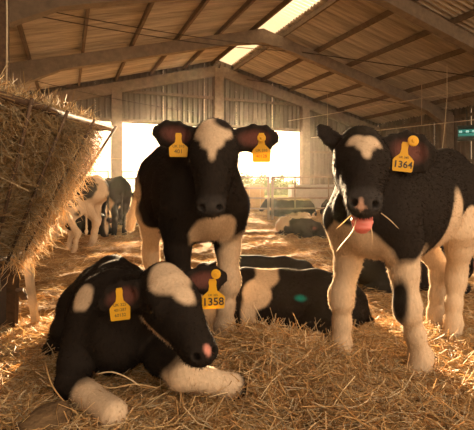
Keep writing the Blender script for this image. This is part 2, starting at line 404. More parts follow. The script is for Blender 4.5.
def nets(D, lo, h):
    ins = D < 0; n = np.array(D.shape) - 1
    cnt = np.zeros(n, np.int8)
    offs = [(i, j, k) for i in (0, 1) for j in (0, 1) for k in (0, 1)]
    for i, j, k in offs: cnt += ins[i:n[0] + i, j:n[1] + j, k:n[2] + k]
    act = np.argwhere((cnt > 0) & (cnt < 8))
    val = np.stack([D[act[:, 0] + i, act[:, 1] + j, act[:, 2] + k] for i, j, k in offs], 1)
    acc = np.zeros((len(act), 3)); m = np.zeros(len(act)); oa = np.array(offs, float)
    for a in range(8):
        for b in range(a + 1, 8):
            if np.abs(oa[a] - oa[b]).sum() == 1:
                cr = (val[:, a] < 0) != (val[:, b] < 0)
                den = val[:, a] - val[:, b]; t = np.where(cr, val[:, a] / np.where(np.abs(den) < 1e-9, 1, den), 0)
                acc += cr[:, None] * (oa[a] + t[:, None] * (oa[b] - oa[a])); m += cr
    V = (act + acc / np.maximum(m, 1)[:, None]) * h + lo
    idx = np.full(n, -1, np.int32); idx[act[:, 0], act[:, 1], act[:, 2]] = np.arange(len(act))
    Fs = []
    for ax in range(3):
        sl0 = [slice(1, n[i]) for i in range(3)]; sl1 = list(sl0)
        sl0[ax] = slice(0, n[ax]); sl1[ax] = slice(1, n[ax] + 1)
        a_, b_ = ins[tuple(sl0)], ins[tuple(sl1)]
        ch = np.argwhere(a_ != b_)
        if not len(ch): continue
        sgn = a_[ch[:, 0], ch[:, 1], ch[:, 2]]
        c = ch.copy()
        for i in range(3):
            if i != ax: c[:, i] += 1
        b, d = [(1, 2), (2, 0), (0, 1)][ax]
        def at(db, dd):
            q = c.copy(); q[:, b] -= db; q[:, d] -= dd; return idx[q[:, 0], q[:, 1], q[:, 2]]
        q = np.stack([at(1, 1), at(0, 1), at(0, 0), at(1, 0)], 1)
        q[~sgn] = q[~sgn][:, ::-1]; Fs.append(q)
    return V, np.concatenate(Fs)

BLACK, WHITE, PINK = np.array((.019, .015, .0125)), np.array((.58, .445, .31)), np.array((.55, .24, .19))
COLS = {'k': BLACK, 'w': WHITE, 'p': PINK, 'g': np.array((.04, .036, .034)), 'q': np.array((.60, .37, .27)), 'e': np.array((.125, .052, .042)), 't': np.array((.02, .30, .27)), 'h': np.array((.09, .065, .045))}

HAIR = 70000
class Calf:
    """joints are given in the calf's own frame (x to the nose, y to its left, z up) and set into the barn by base, heading and size"""
    def __init__(s, base, fwd, size, seed):
        f = np.array((fwd[0], fwd[1], 0.)); f /= np.linalg.norm(f)
        s.f = f; s.l = np.array((-f[1], f[0], 0.)); s.up = np.array((0, 0, 1.)); s.b = np.array(base, float); s.s = size
        s.fd = Field(); s.pat = []; s.seed = seed; s.extra = []
    def L(s, x, y, z): return s.b + s.s * (s.f * x + s.l * y + s.up * z)
    def loc(s, p):
        d = (np.array(p, float) - s.b) / s.s; return np.array((d @ s.f, d @ s.l, d[2]))
    def R(s, r): return tuple(s.s * q for q in r) if isinstance(r, tuple) else s.s * r
    def ch(s, pts, rs, side=None, k=.03):
        s.fd.chain([s.L(*p) for p in pts], [s.R(r) for r in rs], s.l if side is None else side, k * s.s)
    def standing_trunk(s):
        s.ch([(.36, 0, .60), (.26, 0, .635), (.08, 0, .625), (-.12, 0, .64), (-.27, 0, .67), (-.40, 0, .69), (-.47, 0, .67)],
             [(.095, .125), (.128, .195), (.158, .205), (.16, .195), (.148, .17), (.135, .15), (.09, .11)], k=.05)
        s.ch([(.24, 0, .79), (.05, 0, .785), (-.2, 0, .80), (-.40, 0, .815), (-.47, 0, .77)], [.045, .04, .045, .045, .04], k=.07)
        for y in (-1, 1):
            s.ch([(.20, y * .085, .74), (.30, y * .10, .58), (.27, y * .105, .50)], [(.05, .08), (.06, .08), (.055, .075)], k=.06)
            s.ch([(-.36, y * .085, .74), (-.42, y * .10, .62)], [.06, .075], k=.06)
    def front_leg(s, y, hoof, ksize=1.0):
        hx, hy = hoof
        kx, ky = .27 * .55 + hx * .45 + .015, y * .105 * .5 + hy * .5
        s.ch([(.26, y * .105, .52), (.255 * .75 + kx * .25, y * .105 * .75 + ky * .25, .41), (kx, ky, .285), (kx * .5 + hx * .5 - .012, ky * .5 + hy * .5, .18), (hx - .012, hy, .095), (hx + .005, hy, .05)],
             [.066, .046, .040, .031, .037, .036], k=.03)
        s.ch([(kx + .006, ky, .30), (kx + .006, ky, .265)], [.041, .041], k=.02)
        s.ch([(hx, hy, .055), (hx + .018, hy, .02)], [.037, .042], k=.015); s.extra.append(('hoof', s.L(hx + .012, hy, .012)))
    def hind_leg(s, y, hoof):
        hx, hy = hoof
        s.ch([(-.36, y * .08, .64), (-.285, y * .105, .52), (-.33 * .7 + hx * .3 , y * .10 * .7 + hy * .3, .43), (hx - .055, hy, .315), (hx - .045, hy, .27), (hx - .02, hy, .18), (hx - .01, hy, .095), (hx, hy, .05)],
             [(.085, .13), (.075, .105), (.050, .070), (.039, .045), (.038, .042), (.031, .034), (.036, .036), .035], k=.03)
        s.ch([(hx, hy, .055), (hx + .02, hy, .02)], [.036, .041], k=.015)
    def tail(s, pts, r=.016, tuft=.03):
        s.ch(pts, [r * 1.4] + [r] * (len(pts) - 2) + [tuft * .6], k=.02)
        a, b = np.array(pts[-2]), np.array(pts[-1]); s.ch([tuple(a * .35 + b * .65), tuple(b)], [tuft, tuft * .5], k=.02)
    def lying_trunk(s, hind=True):
        s.ch([(.35, 0, .23), (.24, 0, .235), (.05, 0, .205), (-.15, 0, .205), (-.30, 0, .20), (-.41, 0, .17)],
             [(.10, .125), (.145, .185), (.185, .195), (.185, .185), (.165, .165), (.11, .12)], k=.05)
        s.ch([(.24, 0, .375), (0, 0, .365), (-.2, 0, .36), (-.36, 0, .325), (-.45, 0, .25)], [.05, .045, .05, .05, .04], k=.07)
        for y in (-1, 1):
            s.ch([(.18, y * .085, .33), (.28, y * .12, .20)], [(.055, .085), (.065, .085)], k=.06)
            if hind:
                s.ch([(-.36, y * .10, .22), (-.22, y * .17, .17), (-.10, y * .20, .14)], [(.08, .13), (.075, .11), .06], k=.05)
                s.ch([(-.10, y * .205, .12), (-.24, y * .235, .07), (-.34, y * .235, .05)], [.058, .048, .042], k=.03)
                s.ch([(-.34, y * .24, .045), (-.2, y * .26, .04), (-.08, y * .265, .035)], [.04, .034, .038], k=.02)
    def folded_foreleg(s, y, knee, foot):
        s.ch([(.26, y * .12, .18), (knee[0] * .5 + .13, knee[1] * .5 + y * .06, .12 + knee[2] * .2), knee], [.07, .06, .05], k=.03)
        m = tuple((a + b) / 2 for a, b in zip(knee, foot)); s.ch([knee, m, foot], [.05, .04, .045], k=.02)
    def neck(s, p_from=(.27, 0, .70), wid=((.085, .13), (.072, .10), (.068, .085)), drop=.0):
        a = s.L(*p_from); c = s.ho - s.hx * .0 - s.hz * .01
        m = (a + c) / 2 - np.array((0, 0, drop))
        s.fd.chain([a, m, c], [s.R(w) for w in wid], s.hy, .05 * s.s)
    # ---- head: hx nose direction, hy its left, hz out of the forehead
    def head(s, origin, nose, left, size, ears, gape=0.0):
        o, n = np.array(origin, float), np.array(nose, float); x = (n - o); x /= np.linalg.norm(x)
        y = np.array(left, float); y -= x * (y @ x); y /= np.linalg.norm(y); z = np.cross(x, y)
        s.ho, s.hx, s.hy, s.hz, s.hs = o, x, y, z, size
        Hh = lambda a, b, c: o + size * (x * a + y * b + z * c); s.Hh = Hh
        q = lambda r: tuple(size * v for v in r) if isinstance(r, tuple) else size * r
        def c(pts, rs, k=.02, side=None): s.fd.chain([Hh(*p) for p in pts], [q(r) for r in rs], y if side is None else side, k * size)
        c([(-.01, 0, 0), (.05, 0, .0), (.12, 0, -.004), (.20, 0, -.012), (.265, 0, -.018), (.30, 0, -.02)],
          [(.074, .07), (.082, .085), (.078, .083), (.058, .068), (.048, .054), (.048, .044)], k=.03)
        c([(-.015, 0, .045), (.05, 0, .045)], [(.06, .05), (.062, .045)], k=.03)              # poll and forehead
        c([(.30, 0, -.012), (.325, 0, -.02)], [(.045, .036), (.046, .038)], k=.02)              # muzzle pad
        for e in (-1, 1):
            c([(.065, e * .036, -.048), (.15, e * .03, -.048)], [(.046, .058), (.032, .036)], k=.03)   # cheek
            c([(.075, e * .062, .032), (.125, e * .060, .026)], [.024, .022], k=.025)          # brow
            c([(.325, e * .026, -.008), (.335, e * .030, -.012)], [.018, .016], k=.012)
        g = gape
        c([(.07, 0, -.07), (.17, 0, -.066 - g * .3), (.27, 0, -.058 - g * .8), (.295, 0, -.058 - g)], [(.05, .038), (.038, .036), (.034, .025), (.031, .016)], k=.02)
        for e in (-1, 1):
            s.fd.seg(Hh(.348, e * .030, -.004), Hh(.336, e * .020, -.010), q(.010), q(.010), y, .006 * size, True)
            s.fd.seg(Hh(.115, e * .092, .010), Hh(.125, e * .092, .008), q(.017), q(.017), y, .012 * size, True)
        s.ear_pts = []
        for e, (d, nrm, ln, wd) in zip((1, -1), ears):
            d = np.array(d, float); d /= np.linalg.norm(d); nrm = np.array(nrm, float)
            dw = d; nw = nrm
            nw -= dw * (nw @ dw); nw /= np.linalg.norm(nw); sd = np.cross(dw, nw)
            r0 = Hh(.0, e * .062, .018); ln *= size; wd *= size
            at = lambda t, off=0.0, r0=r0, dw=dw, nw=nw, ln=ln: r0 + dw * (ln * t) + nw * off
            s.fd.chain([r0, at(.22), at(.5), at(.8), at(1.0)], [(wd * .22, .022 * size), (wd * .38, .019 * size), (wd * .5, .014 * size), (wd * .43, .011 * size), (wd * .20, .009 * size)], sd, .014 * size)
            s.fd.seg(at(.32, .020 * size), at(.72, .017 * size), (wd * .30, .015 * size), (wd * .26, .012 * size), sd, .010 * size, True)
            s.ear_pts.append((at, dw, nw, sd, ln, wd))
    def spot(s, c, p, r, amp=.16, frame='L', rot=None):
        """coat patch: colour key, centre, radii; frame L own frame, H head frame, W place in the barn"""
        s.pat.append((c, p, r, amp, frame))
    def colour(s, V):
        d = (V - s.b) / s.s; PL = np.stack([d @ s.f, d @ s.l, d[:, 2]], 1)
        C = np.tile(BLACK if s.basecol == 'k' else WHITE, (len(V), 1)).astype(float)
        if hasattr(s, 'ho'):
            h = (V - s.ho) / s.hs; PH = np.stack([h @ s.hx, h @ s.hy, h @ s.hz], 1)
        n = noise3(PL, 2.6, s.seed + 11, 3); n2 = noise3(PL, 9.0, s.seed + 29, 2)
        for c, p, r, amp, fr in s.pat:
            Q = {'L': PL, 'H': PH if hasattr(s, 'ho') else PL, 'W': V}[fr]
            r = np.array(r if isinstance(r, tuple) else (r, r, r), float)
            k = np.linalg.norm((Q - np.array(p)) / r, axis=1) - 1 + amp * n + amp * .45 * n2
            w = np.clip(.5 - k * r.min() / min(.016, r.min() * .7), 0, 1)[:, None]
            C = C * (1 - w) + COLS[c] * w
        return C
    def inner_ears(s, V, C):
        for at, dw, nw, sd, ln, wd in s.ear_pts:
            q = V - at(.5); a, b, c = q @ dw / (ln * .40), q @ sd / (wd * .34), q @ nw
            w = np.clip((1 - np.sqrt(a * a + b * b)) * 1.8, 0, 1) * np.clip((c + .006) / .006, 0, 1) * (np.abs(c) < .05)
            C = C * (1 - w[:, None]) + COLS['e'] * w[:, None]
        return C
    def finish(s, name, label, h, group=None, hair=0, hlen=.0075):
        s.obj = empty(name, tuple(s.b)); tag(s.obj, label, 'calf', group)
        V, F = s.fd.mesh(h)
        C = s.colour(V)
        if hasattr(s, 'ear_pts'): C = s.inner_ears(V, C)
        me = np_mesh('body', V - s.b, F, True); set_col(me, C)
        s.body = link('body', me, s.obj, mat=M['coat'])
        if hair: s.grow(me, C, hair, hlen)
        return s
    def part(s, mb, name, mat, parent=None, smooth=True):
        return link(name, py_mesh(name, [Vector(v) - Vector(s.b) for v in mb.V], mb.F, smooth), parent or s.obj, mat=mat)
    def eyes(s):
        for e in (1, -1):
            c = s.Hh(.118, e * .070, .010); mb = MB(); ball(mb, c, .019 * s.hs); s.part(mb, 'eye', M['eye'])
    def grow(s, me, C, n, ln):
        """short coat: fine tapering strands over the skin"""
        r = np.random.default_rng(s.seed)
        nf = len(me.polygons); co = np.empty(len(me.vertices) * 3, np.float32); me.vertices.foreach_get('co', co); co = co.reshape(-1, 3)
        no = np.empty(len(me.vertices) * 3, np.float32); me.vertices.foreach_get('normal', no); no = no.reshape(-1, 3)
        i = r.integers(0, len(co), n); p = co[i] + r.normal(size=(n, 3)) * .002; nn = no[i]
        dn = np.array((0, 0, -1.0)) * .55 - s.f * .45
        d = nn * .58 + dn * .9 + r.normal(size=(n, 3)) * .18; d /= np.linalg.norm(d, axis=1)[:, None]
        l = ln * (.6 + .8 * r.random(n))[:, None]
        sd = np.cross(d, r.normal(size=(n, 3))); sd /= np.linalg.norm(sd, axis=1)[:, None]
        w = .0008
        p = p - nn * .002
        mid = p + d * l * .55 + nn * .001; tip = p + d * l + dn * l * .25
        Vv = np.stack([p - sd * w, p + sd * w, mid - sd * w * .7, mid + sd * w * .7, tip], 1).reshape(-1, 3)
        b = np.arange(n)[:, None] * 5
        T = np.concatenate([b + np.array([[0, 1, 3]]), b + np.array([[0, 3, 2]]), b + np.array([[2, 3, 4]])], 0)
        hm = np_mesh('coat_hair', Vv, T, True); cc = C[i] * (.8 + .5 * r.random(n))[:, None]
        set_col(hm, np.repeat(cc + .003, 5, 0)); o = link('coat_hair', hm, s.obj, mat=M['hair']); o['kind'] = 'stuff'

def ball(mb, c, r, n=10, m=7, sc=(1, 1, 1)):
    V = [(c[0], c[1], c[2] + r * sc[2])]; F = []
    for i in range(1, m):
        t = math.pi * i / m
        for k in range(n):
            a = 2 * math.pi * k / n; V.append((c[0] + r * sc[0] * math.sin(t) * math.cos(a), c[1] + r * sc[1] * math.sin(t) * math.sin(a), c[2] + r * sc[2] * math.cos(t)))
    V.append((c[0], c[1], c[2] - r * sc[2]))
    for k in range(n): F.append((0, 1 + k, 1 + (k + 1) % n))
    for i in range(m - 2):
        for k in range(n): F.append((1 + i * n + k, 1 + (i + 1) * n + k, 1 + (i + 1) * n + (k + 1) % n, 1 + i * n + (k + 1) % n))
    e = len(V) - 1
    for k in range(n): F.append((e, 1 + (m - 2) * n + (k + 1) % n, 1 + (m - 2) * n + k))
    mb.add(V, F)

def ear_tag(calf, top, down, normal, w, hgt, lines, button=None, label=None):
    """yellow plate hanging from top along down, printed side along normal; lines of (text, size, height on the plate)"""
    top = Vector(top); dn = Vector(down).normalized(); n = Vector(normal); n = (n - dn * n.dot(dn)).normalized(); rt = (-dn).cross(n)
    out = [(-.13, 0), (-.17, -.10), (-.15, -.24), (-.19, -.40), (-.42, -.55), (-.50, -.62), (-.47, -.96), (-.43, -1), (.43, -1), (.47, -.96), (.50, -.62), (.42, -.55), (.19, -.40), (.15, -.24), (.17, -.10), (.13, 0)]
    t = .0022; V = []
    for off in (t / 2, -t / 2):
        for a, b in out: V.append(top + rt * a * w + dn * (-b) * hgt + n * off)
    k = len(out); F = [tuple(range(k - 1, -1, -1)), tuple(range(k, 2 * k))] + [(i, (i + 1) % k, k + (i + 1) % k, k + i) for i in range(k)]
    mb = MB(); mb.add(V, F); o = calf.part(mb, 'ear_tag', M['tag'], smooth=False)
    if label: o['label'] = label
    if button:
        bp, br = Vector(button[0]), button[1]; mb = MB(); bn = Vector(button[2]).normalized()
        mb.tube([bp, bp + bn * .0035, bp + bn * .005], [br, br, br * .8], 16); mb.tube([bp + bn * .004, bp + bn * .010], [br * .42, br * .30], 12)
        calf.part(mb, 'tag_button', M['tag'], o, smooth=False)
    Rm = Matrix((rt, -dn, n)).transposed()
    for txt, size, fy in lines:
        cu = bpy.data.curves.new('tag_number', 'FONT'); cu.body = txt; cu.align_x = 'CENTER'; cu.align_y = 'CENTER'; cu.size = size * w; cu.extrude = .0002
        cu.offset = .0006 if size > .4 else 0
        cu.materials.append(M['ink']); cu.resolution_u = 3
        tmp = bpy.data.objects.new('tag_number', cu); COL.objects.link(tmp)
        me = bpy.data.meshes.new_from_object(tmp.evaluated_get(bpy.context.evaluated_depsgraph_get()))
        bpy.data.objects.remove(tmp); bpy.data.curves.remove(cu)
        f = link('tag_number', me, o)
        if not me.materials: me.materials.append(M['ink'])
        ctr = top + dn * hgt * fy + n * (t / 2 + .0009) - Vector(calf.b)
        f.matrix_local = Matrix.Translation(ctr) @ Rm.to_4x4()
    return o
CAM = np.array((0, 0, CZ))

# ---- the calf standing on the right, tongue out
D = Calf((.78, 1.93, .0), (-.733, -.68), 1.12, 3)
D.basecol = 'k'; D.standing_trunk()
D.front_leg(-1, (.30, -.125)); D.front_leg(1, (.19, .135)); D.hind_leg(-1, (-.37, -.035)); D.hind_leg(1, (-.29, .07))
D.head((.468, 1.60, .912), (.391, 1.29, .757), (1, -.12, .0), 1.10,
       [((1, .12, -.06), (.1, -1, .15), .20, .155), ((-.58, .1, .62), (-.6, .6, -.3), .11, .10)], gape=.035)
D.neck((.27, 0, .74))
D.tail([(-.52, 0, .76), (-.57, .02, .62), (-.565, .03, .45)])
D.spot('w', (.30, -.13, .1), (.22, .14, .42), .08); D.spot('w', (.20, .14, .1), (.22, .13, .40), .08)
D.spot('w', (.40, 0, .45), (.16, .13, .13), .15)
D.spot('w', (-.33, .05, .2), (.22, .3, .36), .12); D.spot('w', (-.25, .15, .40), (.21, .2, .20), .12); D.spot('w', (-.085, .16, .54), (.045, .1, .16), .12)
D.spot('k', P(400, 302, 1.62), (.030, .05, .095), .12, 'W')
D.spot('w', (.098, .028, .08), (.028, .028, .05), .05, 'H'); D.spot('w', (.098, -.020, .08), (.028, .028, .05), .05, 'H'); D.spot('w', (.125, .005, .08), (.032, .028, .05), .05, 'H'); D.spot('w', (.160, .008, .08), (.032, .014, .05), .06, 'H')
D.spot('g', (.33, 0, -.02), (.05, .07, .05), .05, 'H'); D.spot('q', (.350, -.010, -.006), (.016, .007, .018), .2, 'H'); D.spot('q', (.350, -.010, -.010), (.016, .017, .007), .2, 'H')
D.finish('calf', 'black and white calf standing with its tongue out and ear tag 1364', .0060, hair=HAIR)
D.eyes()
ear_tag(D, P(405.5, 142, 1.465), (-.12, 0, -1), (-.1, -1, .08), .072, .104, [('1364', .46, .77), ('UK 345', .15, .52)], (P(413, 141, 1.46), .019, (0, -1, .1)), 'yellow plate printed 1364')
mb = MB(); hp = D.Hh
tp = [hp(.24, 0, -.070), hp(.29, 0, -.074), hp(.320, 0, -.078), hp(.334, 0, -.090), hp(.334, 0, -.103)]
tf = Field(); tf.chain(tp, [(.034, .010), (.034, .011), (.033, .011), (.029, .010), (.019, .008)], D.hy, .008)
tv, tq = tf.mesh(.004); link('tongue', np_mesh('tongue', tv - D.b, tq, True), D.obj, mat=M['tongue'])['label'] = 'pink tongue'

# ---- the calf standing in the middle, against the sun
Cc = Calf((-.275, 2.288, .0), (.365, -.931), 1.2, 5)
Cc.basecol = 'k'; Cc.standing_trunk()
Cc.front_leg(-1, (.285, -.09)); Cc.front_leg(1, (.285, .085)); Cc.hind_leg(-1, (-.36, -.09)); Cc.hind_leg(1, (-.33, .07))
Cc.head((-.098, 1.83, .975), (-.097, 1.56, .735), (1, 0, 0), 1.12,
        [((1, .05, .06), (.05, -1, .1), .18, .115), ((-1, .05, .22), (-.05, -1, .15), .175, .115)])
Cc.neck((.27, 0, .74))
Cc.tail([(-.50, 0, .76), (-.56, -.08, .70), (-.57, -.15, .60), (-.56, -.18, .42)])
Cc.spot('w', (-.37, -.12, .2), (.18, .12, .53), .1); Cc.spot('w', (-.33, .1, .2), (.2, .1, .40), .1)
Cc.spot('w', (.40, .015, .46), (.12, .095, .10), .12); Cc.spot('w', (.28, .13, .18), (.2, .11, .30), .1)
Cc.spot('w', (-.56, -.17, .46), (.08, .07, .13), .1)
Cc.spot('w', (.035, 0, .09), (.065, .075, .06), .1, 'H'); Cc.spot('w', (.10, .0, .09), (.05, .045, .05), .1, 'H'); Cc.spot('w', (.14, .0, .08), (.05, .016, .05), .1, 'H'); Cc.spot('k', (-.02, .05, .10), (.05, .05, .035), .1, 'H')
Cc.spot('g', (.33, 0, -.02), (.045, .06, .045), .05, 'H'); Cc.spot('p', (.345, 0, -.012), (.012, .02, .012), .2, 'H')
Cc.finish('calf', 'black calf standing in front of the sun with a white blaze and two yellow tags', .0065, hair=HAIR, hlen=.0105)
Cc.eyes()
ear_tag(Cc, P(178.5, 133, 1.76), (0, 0, -1), (.1, -1, 0), .08, .10, [('UK 310', .2, .56), ('401', .3, .78)], None, 'yellow plate lit from behind')
ear_tag(Cc, P(261.5, 133, 1.76), (.0, 0, -1), (-.1, -1, 0), .078, .122, [('UK 310', .2, .60), ('40128', .24, .80)], (P(261.5, 138, 1.755), .018, (0, -1, .1)), 'yellow plate lit orange from behind')

# ---- the calf lying in front
A = Calf((-.55, 1.87, .02), (.30, -.95), 1.0, 8)
A.basecol = 'k'; A.lying_trunk()
lw = lambda c, *q: [tuple(c.loc(P(*v))) for v in q]
k1, f1 = lw(A, (71, 383, 1.44), (113, 414, 1.27)); k2, f2 = lw(A, (182, 374, 1.42), (234, 387, 1.46))
A.folded_foreleg(-1, k1, f1); A.folded_foreleg(1, k2, f2)
A.head((-.255, 1.46, .43), (-.105, 1.21, .335), (.75, .5, .10), .98,
       [((.97, .2, .08), (.1, -1, .1), .165, .105), ((-.93, -.1, -.28), (.1, -1, .2), .165, .115)])
A.neck((.24, 0, .28))
A.tail([(-.47, 0, .25), (-.52, .08, .12), (-.48, .2, .05), (-.36, .27, .04)])
A.spot('w', (.285, -.115, .355), (.055, .05, .055), .2); A.spot('w', P(106, 405, 1.32), (.115, .16, .075), .1, 'W'); A.spot('w', P(200, 382, 1.42), (.14, .12, .09), .1, 'W')
A.spot('w', (.060, -.004, .085), (.085, .074, .06), .12, 'H'); A.spot('w', (.145, .012, .08), (.055, .036, .05), .12, 'H'); A.spot('w', (.11, -.06, -.088), (.12, .035, .036), .1, 'H')
A.spot('p', (.350, .006, .012), (.016, .011, .018), .2, 'H')
A.finish('calf', 'black and white calf lying in the straw in front with ear tag 1358', .0060, hair=HAIR)
A.eyes()
ear_tag(A, P(119, 288, 1.38), (.05, 0, -1), (.25, -1, .1), .066, .106, [('UK 325', .2, .52), ('401287', .2, .68), ('60132', .22, .84)], None, 'yellow plate with small printed rows')
ear_tag(A, P(212.5, 279, 1.385), (.03, 0, -1), (.05, -1, .05), .078, .098, [('1358', .46, .77), ('UK 325', .13, .54)], (P(216, 274, 1.38), .016, (0, -1, .1)), 'yellow plate printed 1358')

# ---- the calf lying behind the heap of straw
Bc = Calf((.26, 2.30, -.05), (-.99, -.06), .89, 13)
Bc.basecol = 'k'; Bc.lying_trunk()
Bc.folded_foreleg(-1, (.36, -.12, .10), (.2, -.16, .04)); Bc.folded_foreleg(1, (.36, .13, .10), (.22, .2, .04))
Bc.head(P(214, 298, 2.28), P(200, 340, 2.14), (.6, -.6, 0), .95,
        [((.8, .5, -.2), (.9, -.3, .2), .12, .08), ((-.8, .5, -.1), (-.9, -.3, .3), .12, .08)])
Bc.neck((.24, 0, .28))
Bc.fd.chain([P(332, 328, 2.12), P(322, 339, 1.98), P(307, 347, 1.80)], [.055, .045, .040], Bc.l, .03)
Bc.spot('w', P(311, 345, 1.84), (.09, .12, .07), .1, 'W')
Bc.tail([(-.47, 0, .25), (-.52, .06, .12), (-.50, .12, .05)])
Bc.spot('w', P(268, 272, 2.2), (.065, .25, .08), .12, 'W'); Bc.spot('w', P(258, 296, 2.13), (.072, .25, .075), .12, 'W'); Bc.spot('w', P(249, 318, 2.1), (.042, .2, .12), .12, 'W'); Bc.spot('w', (.14, 0, .05), (.14, .1, .1), .1, 'H')
Bc.spot('t', P(301, 299, 2.13), (.036, .05, .020), .25, 'W')
Bc.finish('calf', 'black calf with a white band and a teal paint mark lying behind the straw heap', .0070, hair=HAIR)
Bc.eyes()

# ---- calves further back
def lying(base, fwd, size, seed, label, head, spots, h=.012, group=None, hair=0, basecol='k'):
    c = Calf(base, fwd, size, seed); c.basecol = basecol; c.lying_trunk()
    c.folded_foreleg(-1, (.40, -.13, .09), (.2, -.17, .04)); c.folded_foreleg(1, (.40, .13, .09), (.2, .17, .04))
    o, n, l, sz = head; f, lf = c.f, c.l
    c.head(c.L(*o), c.L(*n), c.l * l[1] + c.f * l[0], sz, [(lf * .9 - f * .2, f + lf * .3, .15, .10), (-lf * .9 - f * .2, f - lf * .3, .15, .10)])
    c.neck((.25, 0, .28)); c.tail([(-.47, 0, .25), (-.52, .06, .12), (-.50, .12, .05)])
    for q in spots: c.spot(*q)
    c.finish('calf', label, h, group, hair); return c
def standing(base, fwd, size, seed, label, head, spots, h=.012, group=None, basecol='k'):
    c = Calf(base, fwd, size, seed); c.basecol = basecol; c.standing_trunk()
    c.front_leg(-1, (.30, -.10)); c.front_leg(1, (.22, .10)); c.hind_leg(-1, (-.30, -.09)); c.hind_leg(1, (-.40, .09))
    o, n, sz = head; f, lf = c.f, c.l
    c.head(c.L(*o), c.L(*n), c.l, sz, [(lf * .9 - f * .2, f + lf * .3, .15, .10), (-lf * .9 - f * .2, f - lf * .3, .15, .10)])
    c.neck((.27, 0, .74)); c.tail([(-.52, 0, .76), (-.57, .02, .60), (-.575, .03, .40), (-.57, .03, .28)])
    for q in spots: c.spot(*q)
    c.finish('calf', label, h, group); return c
hd = ((.50, .05, .34), (.72, .10, .16), (0, 1), .95)
tuck = ((.46, .12, .24), (.44, .34, .10), (-1, .2), .95)
Ec = lying((.14, 2.80, -.04), (-.98, .06), .84, 21, 'black calf lying behind the calf with the teal mark, only its back showing', ((.44, -.12, .24), (.42, -.34, .10), (1, .2), .95), [], hair=20000)
Fc = lying((1.38, 3.4, -.07), (.95, -.25), .95, 22, 'black calf lying behind the legs of the calf tagged 1364', tuck, [('w', (.1, .2, .1), (.03, .05, .03))])
Gc = lying((.98, 6.9, -.07), (.75, -.65), .80, 23, 'black and white calf lying alone in the open before the gate', ((.42, .1, .22), (.60, .22, .05), (0, 1), .9),
           [('w', (-.25, -.1, .25), (.22, .25, .2), .25), ('w', (.1, 0, .42), (.3, .1, .06), .2), ('w', (.15, 0, .06), (.12, .03, .08), .1, 'H')], .015)
Hc = lying((1.38, 10.7, -.05), (-1, -.15), 1.2, 24, 'black calf with a pale back lying behind the gate, left of two', hd,
           [('w', (0, 0, .41), (.5, .15, .09), .2), ('w', (-.1, .2, .0), (.3, .2, .12), .3)], .018)
Jc = lying((2.8, 10.85, -.05), (1, -.2), 1.2, 25, 'black calf with white spotted legs lying behind the gate, right of two', tuck,
           [('w', (0, 0, .41), (.4, .13, .08), .2), ('w', (.1, -.2, .02), (.5, .2, .14), .35)], .018)
Ic = standing((-2.40, 6.0, -.06), (-.97, .25), 1.12, 26, 'black and white calf standing at the back behind the hay rack', ((.62, .05, .62), (.80, .05, .40), 1.0),
           [('w', (-.42, 0, .40), (.16, .3, .55), .15), ('w', (.1, 0, .42), (.5, .4, .16), .3), ('w', (.25, 0, .2), (.3, .4, .3), .1), ('k', (-.31, .16, .72), (.17, .16, .18), .2)], .013)
Kc = standing((-2.15, 7.3, -.06), (-.5, .85), 1.12, 27, 'black calf standing behind the white-rumped calf, mostly hidden', ((.62, .05, .62), (.80, .05, .40), 1.0), [('w', (-.40, .2, .5), (.04, .1, .2), .2)], .014)
Nc = standing((-2.35, 5.2, -.06), (-.9, -.3), .80, 28, 'white calf with small black spots standing just behind the hay rack', ((.62, .05, .55), (.80, .05, .35), 1.0),
           [('k', (.05, .15, .45), (.07, .1, .06), .3), ('k', (-.3, .15, .40), (.05, .1, .09), .3), ('k', (.3, .1, .50), (.07, .1, .07), .3), ('k', (-.1, 0, .75), (.2, .2, .12), .3), ('k', (-.42, .10, .62), (.06, .07, .06), .3), ('k', (-.36, .13, .78), (.08, .08, .06), .3), ('k', (-.30, .12, .30), (.05, .06, .05), .3)], .013, basecol='w')
Oc = lying((-2.45, 7.1, -.06), (.8, -.6), .85, 29, 'black calf with a white face lying between the legs of the calves by the rack', ((.42, -.05, .30), (.56, -.1, .10), (0, 1), 1.0), [('w', (.15, 0, .08), (.16, .035, .06), .1, 'H')], .014)
Lc = lying((-2.12, 8.7, -.05), (.9, -.3), .9, 30, 'black calf lying at the back beside the white tail tuft', tuck, [], .016)

# ---------------------------------------------------------------- hay rack on the left
DR = .133
def rack_top(y): return np.array((-.705 + DR * (y - 1.25), y, 1.065))
OFF = np.array((-.365, -.065, -.575))
Y0, Y1 = .72, 2.0
rack = empty('hay_rack', tuple(rack_top(Y1) + OFF * 1.0 - np.array((0, 0, .52))))
tag(rack, 'rusty steel hay rack heaped with hay at the left edge', 'rack')
RL = Vector(rack.location)
def rpart(mb, name, mat, smooth=False):
    return link(name, py_mesh(name, [Vector(v) - RL for v in mb.V], mb.F, smooth), rack, mat=mat)
LOFF = np.array((-.37, .02, .56))                         # from the trough's bottom up to the far rail
bot = lambda y: np.array((-1.01 + .04 * (y - Y0) / (Y1 - Y0), 1.35 + .58 * (y - Y0) / (Y1 - Y0), .49))
for nm, fn in (('top_rail', rack_top), ('bottom_rail', bot), ('top_rail', lambda y: bot(y) + LOFF)):
    mb = MB(); a, b = fn(Y0), fn(Y1 + .03); mb.tube([a, b], .014, 8); rpart(mb, nm, M['dark_steel'], True)
yb = Y1
while yb > Y0 + .02:
    mb = MB(); mb.tube([rack_top(yb) + np.array((.030, 0, .01)), bot(yb) + np.array((.030, 0, -.02))], .0065, 6); rpart(mb, 'bar', M['dark_steel'], True)
    mb = MB(); mb.tube([bot(yb) + LOFF, bot(yb)], .0085, 6); rpart(mb, 'bar', M['dark_steel'], True)
    yb -= .215
mb = MB(); mb.tube([rack_top(Y1), bot(Y1) + LOFF], .011, 6); rpart(mb, 'end_rail', M['dark_steel'], True)
